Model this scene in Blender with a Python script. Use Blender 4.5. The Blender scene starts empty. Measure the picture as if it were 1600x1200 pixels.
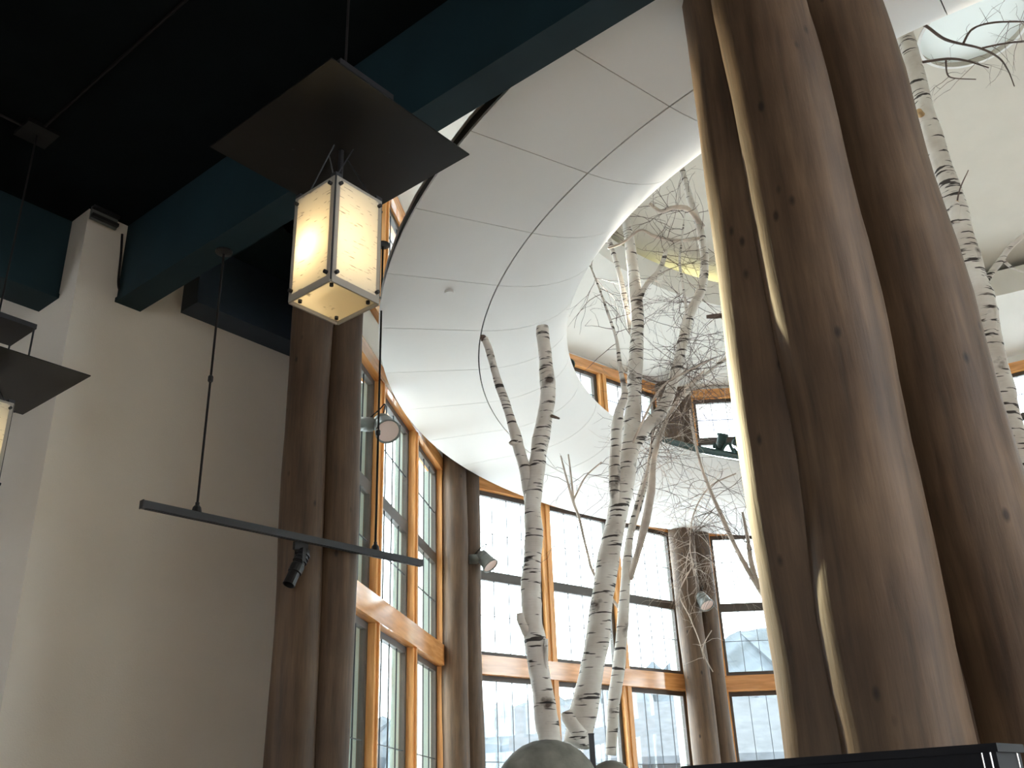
import bpy, math, random
from mathutils import Vector, Matrix
random.seed(7)
PI = math.pi

# ---------------------------------------------------------------- camera / world / exposure
FPX = 1510.0
PITCH, ROLL = math.radians(24.6), math.radians(-2.16)
CF = Vector((0, math.cos(PITCH), math.sin(PITCH)))
_U0 = Vector((0, -math.sin(PITCH), math.cos(PITCH)))
CR = Vector((1, 0, 0)) * math.cos(ROLL) + _U0 * math.sin(ROLL)
CU = Vector((1, 0, 0)) * -math.sin(ROLL) + _U0 * math.cos(ROLL)
sc = bpy.context.scene
col = sc.collection
cd = bpy.data.cameras.new('camera'); cam = bpy.data.objects.new('camera', cd); col.objects.link(cam)
cd.sensor_width = 36; cd.lens = FPX / 1600 * 36; cd.clip_start = .05; cd.clip_end = 500
m = Matrix((CR, CU, -CF)).transposed().to_4x4(); cam.matrix_world = m      # the eye is the origin, floor 1.25 m below
sc.camera = cam
sc.view_settings.view_transform = 'Standard'; sc.view_settings.look = 'None'
sc.view_settings.gamma = 1; sc.view_settings.use_curve_mapping = False
sc.view_settings.exposure = 0.12
SKY = 10.5
w = bpy.data.worlds.new('sky'); sc.world = w; w.use_nodes = True
bg = w.node_tree.nodes['Background']; bg.inputs[0].default_value = (.90, .95, 1, 1); bg.inputs[1].default_value = SKY
FLOOR = -1.25
def ray(x, y): return CF + CR * ((x - 800) / FPX) - CU * ((y - 600) / FPX)
def PY(x, y, Y): r = ray(x, y); return r * (Y / r.y)
def PZ(x, y, z): r = ray(x, y); return r * (z / r.z)

# ---------------------------------------------------------------- materials
MATS = {}
def mat(name, colr, rough=.6, metal=0, var=.0, vscale=3, stretch=(1, 1, 1), bump=0, bscale=40, spec=.5, dark=None):
    if name in MATS: return MATS[name]
    M = bpy.data.materials.new(name); M.use_nodes = True; nt = M.node_tree; b = nt.nodes['Principled BSDF']
    b.inputs['Roughness'].default_value = rough; b.inputs['Metallic'].default_value = metal
    b.inputs['Specular IOR Level'].default_value = spec
    c = (*colr, 1)
    tc = nt.nodes.new('ShaderNodeTexCoord'); mp = nt.nodes.new('ShaderNodeMapping'); mp.inputs['Scale'].default_value = stretch
    nt.links.new(tc.outputs['Object'], mp.inputs['Vector'])
    if var > 0 or dark:
        n = nt.nodes.new('ShaderNodeTexNoise'); n.inputs['Scale'].default_value = vscale; n.inputs['Detail'].default_value = 6
        nt.links.new(mp.outputs[0], n.inputs['Vector'])
        r = nt.nodes.new('ShaderNodeValToRGB'); e = r.color_ramp.elements
        d = dark if dark else tuple(v * (1 - var) for v in colr)
        e[0].position = .32; e[0].color = (*d, 1); e[1].position = .68; e[1].color = (*[min(1, v * (1 + var * .5)) for v in colr], 1)
        nt.links.new(n.outputs['Fac'], r.inputs[0]); nt.links.new(r.outputs[0], b.inputs['Base Color'])
    else: b.inputs['Base Color'].default_value = c
    if bump:
        n2 = nt.nodes.new('ShaderNodeTexNoise'); n2.inputs['Scale'].default_value = bscale; n2.inputs['Detail'].default_value = 4
        nt.links.new(mp.outputs[0], n2.inputs['Vector'])
        bp = nt.nodes.new('ShaderNodeBump'); bp.inputs['Strength'].default_value = bump; bp.inputs['Distance'].default_value = .01
        nt.links.new(n2.outputs['Fac'], bp.inputs['Height']); nt.links.new(bp.outputs[0], b.inputs['Normal'])
    MATS[name] = M; return M

mat('plaster', (.78, .72, .63), .85, var=.05, vscale=1.2, bump=.15, bscale=90)
mat('ring_white', (.76, .745, .72), .55, var=.02, vscale=1.5)
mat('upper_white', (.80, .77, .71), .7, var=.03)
mat('upper_beige_unlit', (.60, .55, .47), .7, var=.03)  # darker than the soffit white: the cone's unlit look is in the colour
mat('backing', (.05, .05, .05), .9)
mat('teal', (.009, .027, .035), .7, spec=.25, var=.2, vscale=2)
mat('navy', (.028, .050, .082), .55, var=.2, vscale=2)
mat('dark_ceiling', (.004, .007, .008), .9, var=.3, spec=.1)
mat('fir', (.78, .40, .14), .38, var=.35, vscale=4, stretch=(6, 6, .6), bump=.05, dark=(.66, .30, .085))
mat('fir_h', (.72, .34, .12), .10, var=.35, vscale=4, stretch=(.6, 6, 6), bump=0, spec=.9, dark=(.55, .22, .06))
mat('bronze', (.075, .062, .052), .5, var=.2)
mat('muntin', (.03, .035, .045), .5)
mat('ext_trim', (.36, .43, .40), .7)
mat('black', (.012, .012, .014), .45)
mat('steel_dark', (.035, .037, .042), .4, metal=.3)
mat('cable', (.012, .010, .010), .6, spec=.2)
mat('navy_black', (.004, .005, .009), .55, spec=.25)
mat('plate', (.007, .006, .0058), .35, spec=.3, var=.3, vscale=3)
mat('fixture', (.16, .17, .16), .45, metal=.2)
mat('fixture_lens', (.75, .60, .55), .3)
mat('chrome', (.7, .7, .7), .15, metal=1)
mat('boulder', (.22, .22, .19), .9, var=.5, vscale=5, bump=.6, bscale=18)
mat('floor', (.30, .22, .15), .5, var=.2)
mat('snow', (.80, .82, .85), .9)
mat('mountain', (.050, .062, .075), 1, var=.6, vscale=.4, dark=(.026, .034, .040))  # bluish grey, distance haze mixed into the slope colour
mat('shaded_siding', (.045, .042, .042), .8)  # timber darkened: shade of the side facing the windows is in the colour
mat('roof', (.30, .29, .29), .8)
mat('shingle', (.055, .06, .068), .9, var=.3)
mat('soffit', (.62, .60, .68), .8)
mat('green_metal', (.02, .05, .045), .5)
mat('pale_lens', (.35, .52, .38), .3)
mat('cutwood', (.62, .42, .22), .8, var=.3, vscale=30)

def wood_mat():
    M = bpy.data.materials.new('log_wood'); M.use_nodes = True; nt = M.node_tree; b = nt.nodes['Principled BSDF']
    L = nt.links.new; N = nt.nodes.new
    tc = N('ShaderNodeTexCoord'); mp = N('ShaderNodeMapping'); mp.inputs['Scale'].default_value = (9, 9, .7); L(tc.outputs['Object'], mp.inputs[0])
    n = N('ShaderNodeTexNoise'); n.inputs['Scale'].default_value = 2.2; n.inputs['Detail'].default_value = 8; n.inputs['Roughness'].default_value = .65; L(mp.outputs[0], n.inputs['Vector'])
    r = N('ShaderNodeValToRGB'); e = r.color_ramp.elements
    e[0].position = .28; e[0].color = (.058, .036, .022, 1); e[1].position = .72; e[1].color = (.185, .120, .072, 1)
    L(n.outputs['Fac'], r.inputs[0])
    n2 = N('ShaderNodeTexNoise'); n2.inputs['Scale'].default_value = 1.6; n2.inputs['Detail'].default_value = 3; L(tc.outputs['Object'], n2.inputs['Vector'])
    r2 = N('ShaderNodeValToRGB'); r2.color_ramp.elements[0].position = .35; r2.color_ramp.elements[0].color = (.60, .52, .46, 1); r2.color_ramp.elements[1].position = .65; r2.color_ramp.elements[1].color = (1, .94, .86, 1)
    L(n2.outputs['Fac'], r2.inputs[0])
    mx = N('ShaderNodeMix'); mx.data_type = 'RGBA'; mx.blend_type = 'MULTIPLY'; mx.inputs[0].default_value = 1
    L(r.outputs[0], mx.inputs[6]); L(r2.outputs[0], mx.inputs[7])
    # sparse dark knots
    mp3 = N('ShaderNodeMapping'); mp3.inputs['Scale'].default_value = (3.2, 3.2, 1.6); L(tc.outputs['Object'], mp3.inputs[0])
    vo = N('ShaderNodeTexVoronoi'); vo.inputs['Scale'].default_value = 2.3; L(mp3.outputs[0], vo.inputs['Vector'])
    r3 = N('ShaderNodeValToRGB'); r3.color_ramp.elements[0].position = .05; r3.color_ramp.elements[0].color = (.25, .2, .16, 1); r3.color_ramp.elements[1].position = .12; r3.color_ramp.elements[1].color = (1, 1, 1, 1)
    L(vo.outputs['Distance'], r3.inputs[0])
    mx2 = N('ShaderNodeMix'); mx2.data_type = 'RGBA'; mx2.blend_type = 'MULTIPLY'; mx2.inputs[0].default_value = 1
    L(mx.outputs[2], mx2.inputs[6]); L(r3.outputs[0], mx2.inputs[7]); L(mx2.outputs[2], b.inputs['Base Color'])
    b.inputs['Roughness'].default_value = .6
    bp = N('ShaderNodeBump'); bp.inputs['Strength'].default_value = .35; bp.inputs['Distance'].default_value = .01
    L(n.outputs['Fac'], bp.inputs['Height']); L(bp.outputs[0], b.inputs['Normal'])
    MATS['log'] = M
wood_mat()

def birch_mat():
    M = bpy.data.materials.new('birch_bark'); M.use_nodes = True; nt = M.node_tree; b = nt.nodes['Principled BSDF']
    L = nt.links.new; N = nt.nodes.new
    tc = N('ShaderNodeTexCoord')
    def ramp(scale, sc_, p0, p1, c0, c1, det=3):
        mp = N('ShaderNodeMapping'); mp.inputs['Scale'].default_value = scale; L(tc.outputs['Object'], mp.inputs[0])
        n = N('ShaderNodeTexNoise'); n.inputs['Scale'].default_value = sc_; n.inputs['Detail'].default_value = det; L(mp.outputs[0], n.inputs['Vector'])
        r = N('ShaderNodeValToRGB'); r.color_ramp.elements[0].position = p0; r.color_ramp.elements[0].color = (*c0, 1)
        r.color_ramp.elements[1].position = p1; r.color_ramp.elements[1].color = (*c1, 1); L(n.outputs['Fac'], r.inputs[0]); return r, n
    ra, na = ramp((1, 1, 1), 5, .3, .7, (.56, .50, .44), (.80, .77, .72), 5)          # bark tone
    rb, nb = ramp((7, 7, 62), .8, .365, .40, (.06, .05, .048), (1, 1, 1), 2)             # lenticel bands
    rc, nc = ramp((2.2, 2.2, 2.6), 2.0, .30, .38, (.17, .14, .13), (1, 1, 1), 6)            # dark scars
    def mul(a, c):
        mx = N('ShaderNodeMix'); mx.data_type = 'RGBA'; mx.blend_type = 'MULTIPLY'; mx.inputs[0].default_value = 1
        L(a, mx.inputs[6]); L(c, mx.inputs[7]); return mx.outputs[2]
    L(mul(mul(ra.outputs[0], rb.outputs[0]), rc.outputs[0]), b.inputs['Base Color'])
    b.inputs['Roughness'].default_value = .7
    bp = N('ShaderNodeBump'); bp.inputs['Strength'].default_value = .4; bp.inputs['Distance'].default_value = .008
    L(nb.outputs['Fac'], bp.inputs['Height']); L(bp.outputs[0], b.inputs['Normal'])
    MATS['birch'] = M
birch_mat()
mat('twig', (.13, .090, .075), .7, var=.4, vscale=4)
mat('pale_twig', (.66, .56, .48), .7, var=.4, vscale=5)

def glass_mat():
    M = bpy.data.materials.new('window_glass'); M.use_nodes = True; nt = M.node_tree; nt.nodes.clear()
    o = nt.nodes.new('ShaderNodeOutputMaterial'); t = nt.nodes.new('ShaderNodeBsdfTransparent'); t.inputs[0].default_value = (.93, .97, .96, 1)
    g = nt.nodes.new('ShaderNodeBsdfGlossy'); g.inputs['Roughness'].default_value = .02
    lw = nt.nodes.new('ShaderNodeLayerWeight'); lw.inputs[0].default_value = .5; pw = nt.nodes.new('ShaderNodeMath'); pw.operation = 'POWER'; pw.inputs[1].default_value = 5
    f = nt.nodes.new('ShaderNodeMath'); f.operation = 'MULTIPLY_ADD'; f.inputs[1].default_value = .35; f.inputs[2].default_value = .04; x = nt.nodes.new('ShaderNodeMixShader')
    nt.links.new(lw.outputs['Facing'], pw.inputs[0]); nt.links.new(pw.outputs[0], f.inputs[0]); nt.links.new(f.outputs[0], x.inputs[0]); nt.links.new(t.outputs[0], x.inputs[1]); nt.links.new(g.outputs[0], x.inputs[2]); nt.links.new(x.outputs[0], o.inputs[0])
    MATS['glass'] = M
glass_mat()

def paper_mat():
    M = bpy.data.materials.new('lantern_paper'); M.use_nodes = True; nt = M.node_tree; nt.nodes.clear(); L = nt.links.new; N = nt.nodes.new
    o = N('ShaderNodeOutputMaterial'); tc = N('ShaderNodeTexCoord'); mp = N('ShaderNodeMapping'); mp.inputs['Scale'].default_value = (11, 11, 95); mp.inputs['Rotation'].default_value = (.15, .1, 0)
    L(tc.outputs['Object'], mp.inputs[0]); n = N('ShaderNodeTexNoise'); n.inputs['Scale'].default_value = 1.5; n.inputs['Detail'].default_value = 2; L(mp.outputs[0], n.inputs['Vector'])
    r = N('ShaderNodeValToRGB'); r.color_ramp.elements[0].position = .30; r.color_ramp.elements[0].color = (.40, .36, .29, 1); r.color_ramp.elements[1].position = .36; r.color_ramp.elements[1].color = (.88, .83, .70, 1)
    L(n.outputs['Fac'], r.inputs[0])
    d = N('ShaderNodeBsdfDiffuse'); t = N('ShaderNodeBsdfTranslucent'); L(r.outputs[0], d.inputs[0]); L(r.outputs[0], t.inputs[0])
    x = N('ShaderNodeMixShader'); x.inputs[0].default_value = .5; L(d.outputs[0], x.inputs[1]); L(t.outputs[0], x.inputs[2]); L(x.outputs[0], o.inputs[0])
    MATS['paper'] = M
    F = bpy.data.materials.new('frosted_acrylic'); F.use_nodes = True; nt = F.node_tree; nt.nodes.clear()
    o = nt.nodes.new('ShaderNodeOutputMaterial'); d = nt.nodes.new('ShaderNodeBsdfDiffuse'); t = nt.nodes.new('ShaderNodeBsdfTranslucent'); x = nt.nodes.new('ShaderNodeMixShader'); x.inputs[0].default_value = .3
    d.inputs[0].default_value = (.42, .39, .34, 1); t.inputs[0].default_value = (.50, .46, .38, 1)
    nt.links.new(d.outputs[0], x.inputs[1]); nt.links.new(t.outputs[0], x.inputs[2]); nt.links.new(x.outputs[0], o.inputs[0]); MATS['frosted'] = F
paper_mat()

def emit(name, c, s):
    M = bpy.data.materials.new(name); M.use_nodes = True; b = M.node_tree.nodes['Principled BSDF']
    b.inputs['Base Color'].default_value = (*c, 1); b.inputs['Emission Color'].default_value = (*c, 1); b.inputs['Emission Strength'].default_value = s
    MATS[name] = M
emit('bulb', (1, .80, .50), 12)
emit('skylight', (.62, .67, .65), .32)

# ---------------------------------------------------------------- mesh helpers
class MB:
    def __init__(s): s.v = []; s.f = []
    def quad_grid(s, rows, closed=False):
        b = len(s.v); n = len(rows[0])
        for r in rows: s.v += [tuple(p) for p in r]
        for i in range(len(rows) - 1):
            for j in range(n if closed else n - 1):
                k = (j + 1) % n
                s.f.append((b + i * n + j, b + i * n + k, b + (i + 1) * n + k, b + (i + 1) * n + j))
        return b
    def box(s, x0, x1, y0, y1, z0, z1, M=None):
        b = len(s.v); c = [(x0, y0, z0), (x1, y0, z0), (x1, y1, z0), (x0, y1, z0), (x0, y0, z1), (x1, y0, z1), (x1, y1, z1), (x0, y1, z1)]
        if M is not None: c = [tuple(M @ Vector(p)) for p in c]
        s.v += c
        s.f += [tuple(b + i for i in q) for q in ((0, 3, 2, 1), (4, 5, 6, 7), (0, 1, 5, 4), (1, 2, 6, 5), (2, 3, 7, 6), (3, 0, 4, 7))]
        return s
    def prism(s, poly, z0, z1):
        b = len(s.v); n = len(poly)
        s.v += [(p[0], p[1], z0) for p in poly] + [(p[0], p[1], z1) for p in poly]
        s.f.append(tuple(b + i for i in reversed(range(n)))); s.f.append(tuple(b + n + i for i in range(n)))
        for i in range(n): j = (i + 1) % n; s.f.append((b + i, b + j, b + n + j, b + n + i))
        return s
    def tube(s, pts, rad, seg=8, cap=True, wob=0):
        pts = [Vector(p) for p in pts]; n = len(pts)
        if not hasattr(rad, '__len__'): rad = [rad] * n
        t = (pts[1] - pts[0]).normalized(); a = t.orthogonal().normalized(); rows = []
        ph = random.random() * 6
        for i, p in enumerate(pts):
            t2 = (pts[min(i + 1, n - 1)] - pts[max(i - 1, 0)]).normalized()
            a = (a - t2 * a.dot(t2)).normalized(); c = t2.cross(a); row = []
            for k in range(seg):
                th = 2 * PI * k / seg
                r = rad[i] * (1 + (wob * (math.sin(th * 2 + ph + i * .55) * .5 + math.sin(th * 3 - i * .8 + ph) * .35 + random.uniform(-.3, .3)) if wob else 0))
                row.append(p + a * (r * math.cos(th)) + c * (r * math.sin(th)))
            rows.append(row)
        b = s.quad_grid(rows, True)
        if cap:
            s.f.append(tuple(b + k for k in reversed(range(seg)))); s.f.append(tuple(b + (n - 1) * seg + k for k in range(seg)))
        return s
    def lathe(s, prof, M=None, seg=20, a0=0, a1=2 * PI):
        rows = []; full = abs(a1 - a0 - 2 * PI) < 1e-6; ns = seg if full else seg + 1
        for r, z in prof:
            row = [Vector((r * math.cos(a0 + (a1 - a0) * k / seg), r * math.sin(a0 + (a1 - a0) * k / seg), z)) for k in range(ns)]
            rows.append([M @ p for p in row] if M is not None else row)
        s.quad_grid(rows, full); return s
    def build(s, name, m, parent=None, smooth=False):
        me = bpy.data.meshes.new(name); me.from_pydata(s.v, [], s.f); me.update()
        me.materials.append(MATS[m])
        if smooth: me.polygons.foreach_set('use_smooth', [True] * len(me.polygons))
        o = bpy.data.objects.new(name, me); col.objects.link(o); o.parent = parent
        return o
def tag(o, label=None, cat=None, group=None, kind=None):
    for k, v in (('label', label), ('category', cat), ('group', group), ('kind', kind)):
        if v: o[k] = v
    return o
def empty(name, loc=(0, 0, 0), rz=0):
    o = bpy.data.objects.new(name, None); col.objects.link(o); o.location = loc; o.rotation_euler = (0, 0, rz); o.empty_display_size = .1; return o
def inst(src, name, parent, loc=(0, 0, 0), rz=0):
    o = bpy.data.objects.new(name, src.data); col.objects.link(o); o.parent = parent; o.location = loc; o.rotation_euler = (0, 0, rz); return o
def lookat(d):    # matrix whose +Z is along d
    return Vector(d).to_track_quat('Z', 'Y').to_matrix().to_4x4()
def catmull(P, n=6):
    P = [Vector(p) for p in P]; out = []
    for i in range(len(P) - 1):
        p0, p1, p2, p3 = P[max(i - 1, 0)], P[i], P[i + 1], P[min(i + 2, len(P) - 1)]
        for k in range(n):
            t = k / n
            out.append(.5 * ((2 * p1) + (p2 - p0) * t + (2 * p0 - 5 * p1 + 4 * p2 - p3) * t * t + (3 * p1 - p0 - 3 * p2 + p3) * t ** 3))
    out.append(P[-1]); return out

# building grid of the dining room: u along the long beam, v across it
UA = math.radians(-38.8)
EU = Vector((math.cos(UA), math.sin(UA), 0)); EV = Vector((-math.sin(UA), math.cos(UA), 0))
def UV(u, v, z=0): p = EU * u + EV * v; return Vector((p.x, p.y, z))
GRID = Matrix.Rotation(UA, 4, 'Z')

# ---------------------------------------------------------------- rotunda layout
C = Vector((4.79, 7.47, 0))
ZR = 3.56                                       # underside of the ring ceiling above the eye
def pol(a, r, z=0): return Vector((C.x + r * math.cos(math.radians(a)), C.y + r * math.sin(math.radians(a)), z))

# floor and ground
tag(MB().box(-11, 6, -6, 4.6, FLOOR - .2, FLOOR, GRID).build('floor', 'floor'), kind='structure')
tag(MB().prism([pol(a * 10, 6.7)[:2] for a in range(36)], FLOOR - .23, FLOOR - .003).build('floor', 'floor'), kind='structure')

# ---- ring ceiling of white panels
ring = tag(empty('ceiling', (C.x, C.y, 0)), kind='structure')
def panel(r_prof, name):
    mb = MB(); g = .0030; n = 6; th = .02
    rows = []
    for r, z, nr, nz in r_prof:
        da = g / r; a0, a1 = da, math.radians(8) - da
        rows.append([(r * math.cos(a0 + (a1 - a0) * k / n), r * math.sin(a0 + (a1 - a0) * k / n), z) for k in range(n + 1)])
    back = []
    for r, z, nr, nz in r_prof:
        da = g / r; a0, a1 = da, math.radians(8) - da; rr = r + nr * th
        back.append([(rr * math.cos(a0 + (a1 - a0) * k / n), rr * math.sin(a0 + (a1 - a0) * k / n), z + nz * th) for k in range(n + 1)])
    mb.quad_grid(rows); mb.quad_grid(back); N = n + 1; R = len(rows)
    b0 = len(mb.v); mb.v += [tuple(p) for r in rows for p in r]; b1 = len(mb.v); mb.v += [tuple(p) for r in back for p in r]
    for k in range(n): mb.f.append((b0 + k, b1 + k, b1 + k + 1, b0 + k + 1)); q = (R - 1) * N; mb.f.append((b0 + q + k, b0 + q + k + 1, b1 + q + k + 1, b1 + q + k))
    for i in range(R - 1): mb.f.append((b0 + i * N, b0 + (i + 1) * N, b1 + (i + 1) * N, b1 + i * N)); mb.f.append((b0 + i * N + n, b1 + i * N + n, b1 + (i + 1) * N + n, b0 + (i + 1) * N + n))
    return mb
outer_prof = [(5.87, ZR, 0, 1), (5.45, ZR, 0, 1), (5.070, ZR, 0, 1)]
inner_prof = []
for k in range(13):
    t = k / 12 * PI * .5; inner_prof.append((5.060 - .77 * math.sin(t), ZR + .42 * (1 - math.cos(t)), math.sin(t) * .9, math.cos(t) + .05))
p_out = panel(outer_prof, 'panel').build('ceiling_panel', 'ring_white', ring)
p_in = panel(inner_prof, 'panel').build('ceiling_panel', 'ring_white', ring, True)
RING0 = 180.2
for k in range(45):
    a = math.radians(RING0 + 8 * k)
    if k == 0: p_out.rotation_euler.z = a; p_in.rotation_euler.z = a
    else: inst(p_out, 'ceiling_panel', ring, rz=a); inst(p_in, 'ceiling_panel', ring, rz=a)
bk = [(5.86, ZR + .10), (5.86, ZR + .03), (5.06, ZR + .03)] + [(r + nr * .035, z + nz * .035) for r, z, nr, nz in inner_prof[1:]] + [(4.40, ZR + .47), (4.52, ZR + .47), (5.0, ZR + .16), (5.86, ZR + .10)]
MB().lathe(bk, seg=90).build('backing', 'backing', ring, True)
MB().lathe([(5.87, ZR + .115), (5.0, ZR + .18), (4.53, ZR + .49), (4.40, ZR + .49), (4.40, ZR + .475)], seg=90).build('top_cover', 'ring_white', ring)  # white top added out of view to bounce clerestory light upward
tag(MB().lathe([(.0, 0), (.034, 0), (.034, .02), (0, .02)], Matrix.Translation(PZ(702, 455, ZR) - Vector((0, 0, .022)))).build('sprinkler_cover', 'ring_white'), 'small round sprinkler cover on the curved white ceiling panels', 'sprinkler')

# ---- log columns
def log(base, top, r0, r1, label, group):
    base, top = Vector(base), Vector(top); n = 46; pts = []; rad = []
    ph = random.random() * 9
    for i in range(n + 1):
        t = i / n; p = base.lerp(top, t)
        p += Vector((math.sin(t * 9 + ph) * .010 + math.sin(t * 23 + ph) * .004, math.sin(t * 7 + ph * 2) * .010, 0))
        pts.append(p - base); rad.append((r0 + (r1 - r0) * t) * (1 + .012 * math.sin(t * 31 + ph) + .012 * math.sin(t * 13 + 2 * ph)))
    mb = MB().tube(pts, rad, 28, wob=.026)
    o = mb.build('log_column', 'log', None, True); o.location = base
    return tag(o, label, 'column', group)
def log_at(p0, p1, Y, r, ztop, label, group, yo=0):
    """upright log whose axis passes the sight lines p0 and p1 at distance Y"""
    a, b = PY(*p0, Y), PY(*p1, Y); d = (b - a) / (b.z - a.z)
    return log(a + d * (FLOOR - a.z), a + d * (ztop - a.z), r, r * .96, label, group)
G3 = 'near cluster of three thick logs'
log_at((1425, 1170), (1187, 0), 3.20, .205, 4.05, 'front middle log of the near cluster, the thickest in view', G3)
log_at((1322, 1170), (1128, 0), 3.46, .208, 4.05, 'left thick log of the near cluster with bright rim beside birches', G3)
log_at((1490, 1100), (1235, 0), 3.66, .215, 4.05, 'rear log added behind the near cluster to block light through the gap', G3)  # added log: fills the gap and keeps floodlight off the right log
log_at((1595, 1060), (1304, 0), 3.46, .205, 4.05, 'right thick log of the near cluster running out of the picture', G3)
G2 = 'paired logs between the window bays'
def vlog(px, Y, r, label, ztop=5.72):
    p = PY(*px, Y); return log((p.x, p.y, FLOOR), (p.x, p.y, ztop), r, r * .96, label, G2)
vlog((464, 948), 6.22, .150, 'left log of the pair beside the white plaster wall')
vlog((520, 948), 6.40, .145, 'right log of the pair between plaster wall and first window bay')
vlog((712, 1000), 10.10, .135, 'left log of the narrow pair between first and second window bays')
vlog((736, 1000), 10.38, .125, 'right log of the narrow pair carrying a grey floodlight')
vlog((1075, 930), 12.75, .170, 'left log of the far pair behind dangling birch twigs')
vlog((1101, 930), 12.95, .150, 'right log of the far pair carrying a small spotlight')
p4 = pol(71, 6.1)
for dx in (-.17, .17): log((p4.x + dx, p4.y - dx * .2, FLOOR), (p4.x + dx, p4.y - dx * .2, 5.72), .16, .155, 'log of the pair hidden behind the near log cluster', G2)

# ---- window bays
Z0, ZT0, ZT1, ZM, ZH = -.25, 1.50, 1.70, 2.60, 3.60
def bay(n, A, d, L, zs, cols=3, kind='low'):
    """A = start on the inner face, d = direction (unit), inside is to the right of d"""
    d = Vector((d[0], d[1], 0)).normalized(); rz = math.atan2(d.y, d.x)
    root = tag(empty('window_%d' % n, (A[0], A[1], 0), rz), kind='structure')
    pitch = L / cols; mw = .14; dep = .16                  # local: x along, y outward (+), z up
    zb, zt = zs[0][0], zs[-1][1]
    pan = {}
    for i in range(cols + 1):
        x1 = i * pitch if i else mw * .5
        MB().box(x1 - mw, x1, .012, dep - .055, zb, zt).build('mullion', 'fir', root)
        if i: MB().box(x1 - mw * .62, x1 - mw * .38, -.006, .012, zb, zt).build('cover_strip', 'fir', root)
        if i or n not in (1, 6): MB().box(x1 - mw + .002, x1 - .002, dep - .055, dep + .05, zb, zt).build('exterior_trim', 'ext_trim', root)
    for j, (a, b) in enumerate(zs):
        if j + 1 < len(zs) and zs[j + 1][0] - b > .05:
            MB().box(-.1, L + .03, -.02, dep + .02, b, zs[j + 1][0]).build('transom', 'fir_h', root)
    MB().box(-.1, L + .03, .0, dep + .02, zt, zt + .14).build('head_beam', 'fir_h', root)
    MB().box(-.1, L + .03, -.03, dep + .06, zb - .12, zb).build('sill', 'fir_h', root)
    for i in range(cols):
        x0, x1 = i * pitch + (.06 if i == 0 else 0), (i + 1) * pitch - mw
        for a, b in zs:
            fw = .055; y0, y1 = dep - .09, dep - .04
            s = MB(); s.box(x0, x0 + fw, y0, y1, a, b); s.box(x1 - fw, x1, y0, y1, a, b); s.box(x0 + fw, x1 - fw, y0, y1, a, a + fw); s.box(x0 + fw, x1 - fw, y0, y1, b - fw, b)
            so = s.build('sash', 'bronze', root)
            MB().box(x0 + fw, x1 - fw, dep - .068, dep - .062, a + fw, b - fw).build('pane', 'glass', so)
            g0, g1 = x0 + fw, x1 - fw; t = .0032
            for q in range(1, 4):
                x = g0 + (g1 - g0) * q / 4; MB().box(x - t, x + t, dep - .082, dep - .070, a + fw, b - fw).build('muntin', 'muntin', so)
            zz = (a + b) / 2; MB().box(g0, g1, dep - .083, dep - .071, zz - t, zz + t).build('muntin', 'muntin', so)
    return root
LOW = [(Z0, ZT0 - .0), (ZT1, ZM - .0), (ZM, ZH)]
UPP = [(4.25, 5.02), (5.02, 5.68)]
d1 = Vector((.141, .990, 0)); d2 = Vector((.757, .653, 0)); d3 = Vector((1, -.02, 0))
A1 = Vector((-1.224, 7.075, 0)) - d1 * .44; A2 = Vector((-.473, 10.686, 0)) - d2 * .03; A3 = Vector((2.60, 13.16, 0))
p5 = pol(35, 6.15); p6 = pol(-4, 6.15)
A4 = Vector((6.62, 12.98, 0)); d4 = (p5 - A4).normalized(); A4 = A4 + d4 * .35
A5 = p5 + (p6 - p5).normalized() * .35; d5 = (p6 - p5).normalized()
bays = [(A1, d1), (A2, d2), (A3, d3), (A4, d4), (A5, d5)]
for i, (A, d) in enumerate(bays): bay(i + 1, A, d, 3.6, LOW)
for i, (A, d) in enumerate(bays): bay(i + 6, A, d, 3.6, UPP)
# plaster between and above the bays, and the closed sides
def wall(name, p, q, z0, z1, th=.2, m='upper_white', off=0):
    p, q = Vector(p), Vector(q); d = (q - p); L = d.length; rz = math.atan2(d.y, d.x)
    o = MB().box(0, L, off, off + th, z0, z1).build(name, m); o.location = (p.x, p.y, 0); o.rotation_euler.z = rz
    return tag(o, kind='structure')
for i, (A, d) in enumerate(bays):
    B = A + Vector(d) * 3.63; A_ = A - Vector(d) * .1
    wall('wall_rotunda', A_, B, ZH + .14, UPP[0][0] - .12, off=.03)
    wall('wall_rotunda', A_, B, UPP[-1][1] + .14, 6.0, off=.03)
    wall('wall_rotunda', A_, B, FLOOR, Z0 - .12, off=.02)
    nxt = bays[i + 1][0] - Vector(bays[i + 1][1]) * .1 if i + 1 < len(bays) else p6
    dd = (Vector(nxt) - B).normalized()
    wall('wall_rotunda', B - dd * .05, Vector(nxt) + dd * .05, FLOOR, 6.0, .3, off=.18)
p7, p8, p9 = pol(-43, 6.15), pol(-87, 6.15), pol(229, 6.3)
wall('wall_rotunda', p6, p7, FLOOR, 6.0); wall('wall_rotunda', p7, p8, FLOOR, 6.0)
wall('wall_rotunda', p8, p9, 3.9, 6.0)
wall('wall_rotunda', UV(-1.0, 3.1), UV(-4.7, 3.1), 3.95, 6.0, .2, off=-.2)
wall('wall_rotunda', UV(-4.7, 3.1), A1 - d1 * .1, 4.15, 6.0, .2)
wall('wall_rotunda', UV(-6.1, 4.70), A1 - d1 * .05 + Vector((-.05, 0, 0)), FLOOR, 4.2, .2)  # filler behind the paired logs, added to stop light leaking in
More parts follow.
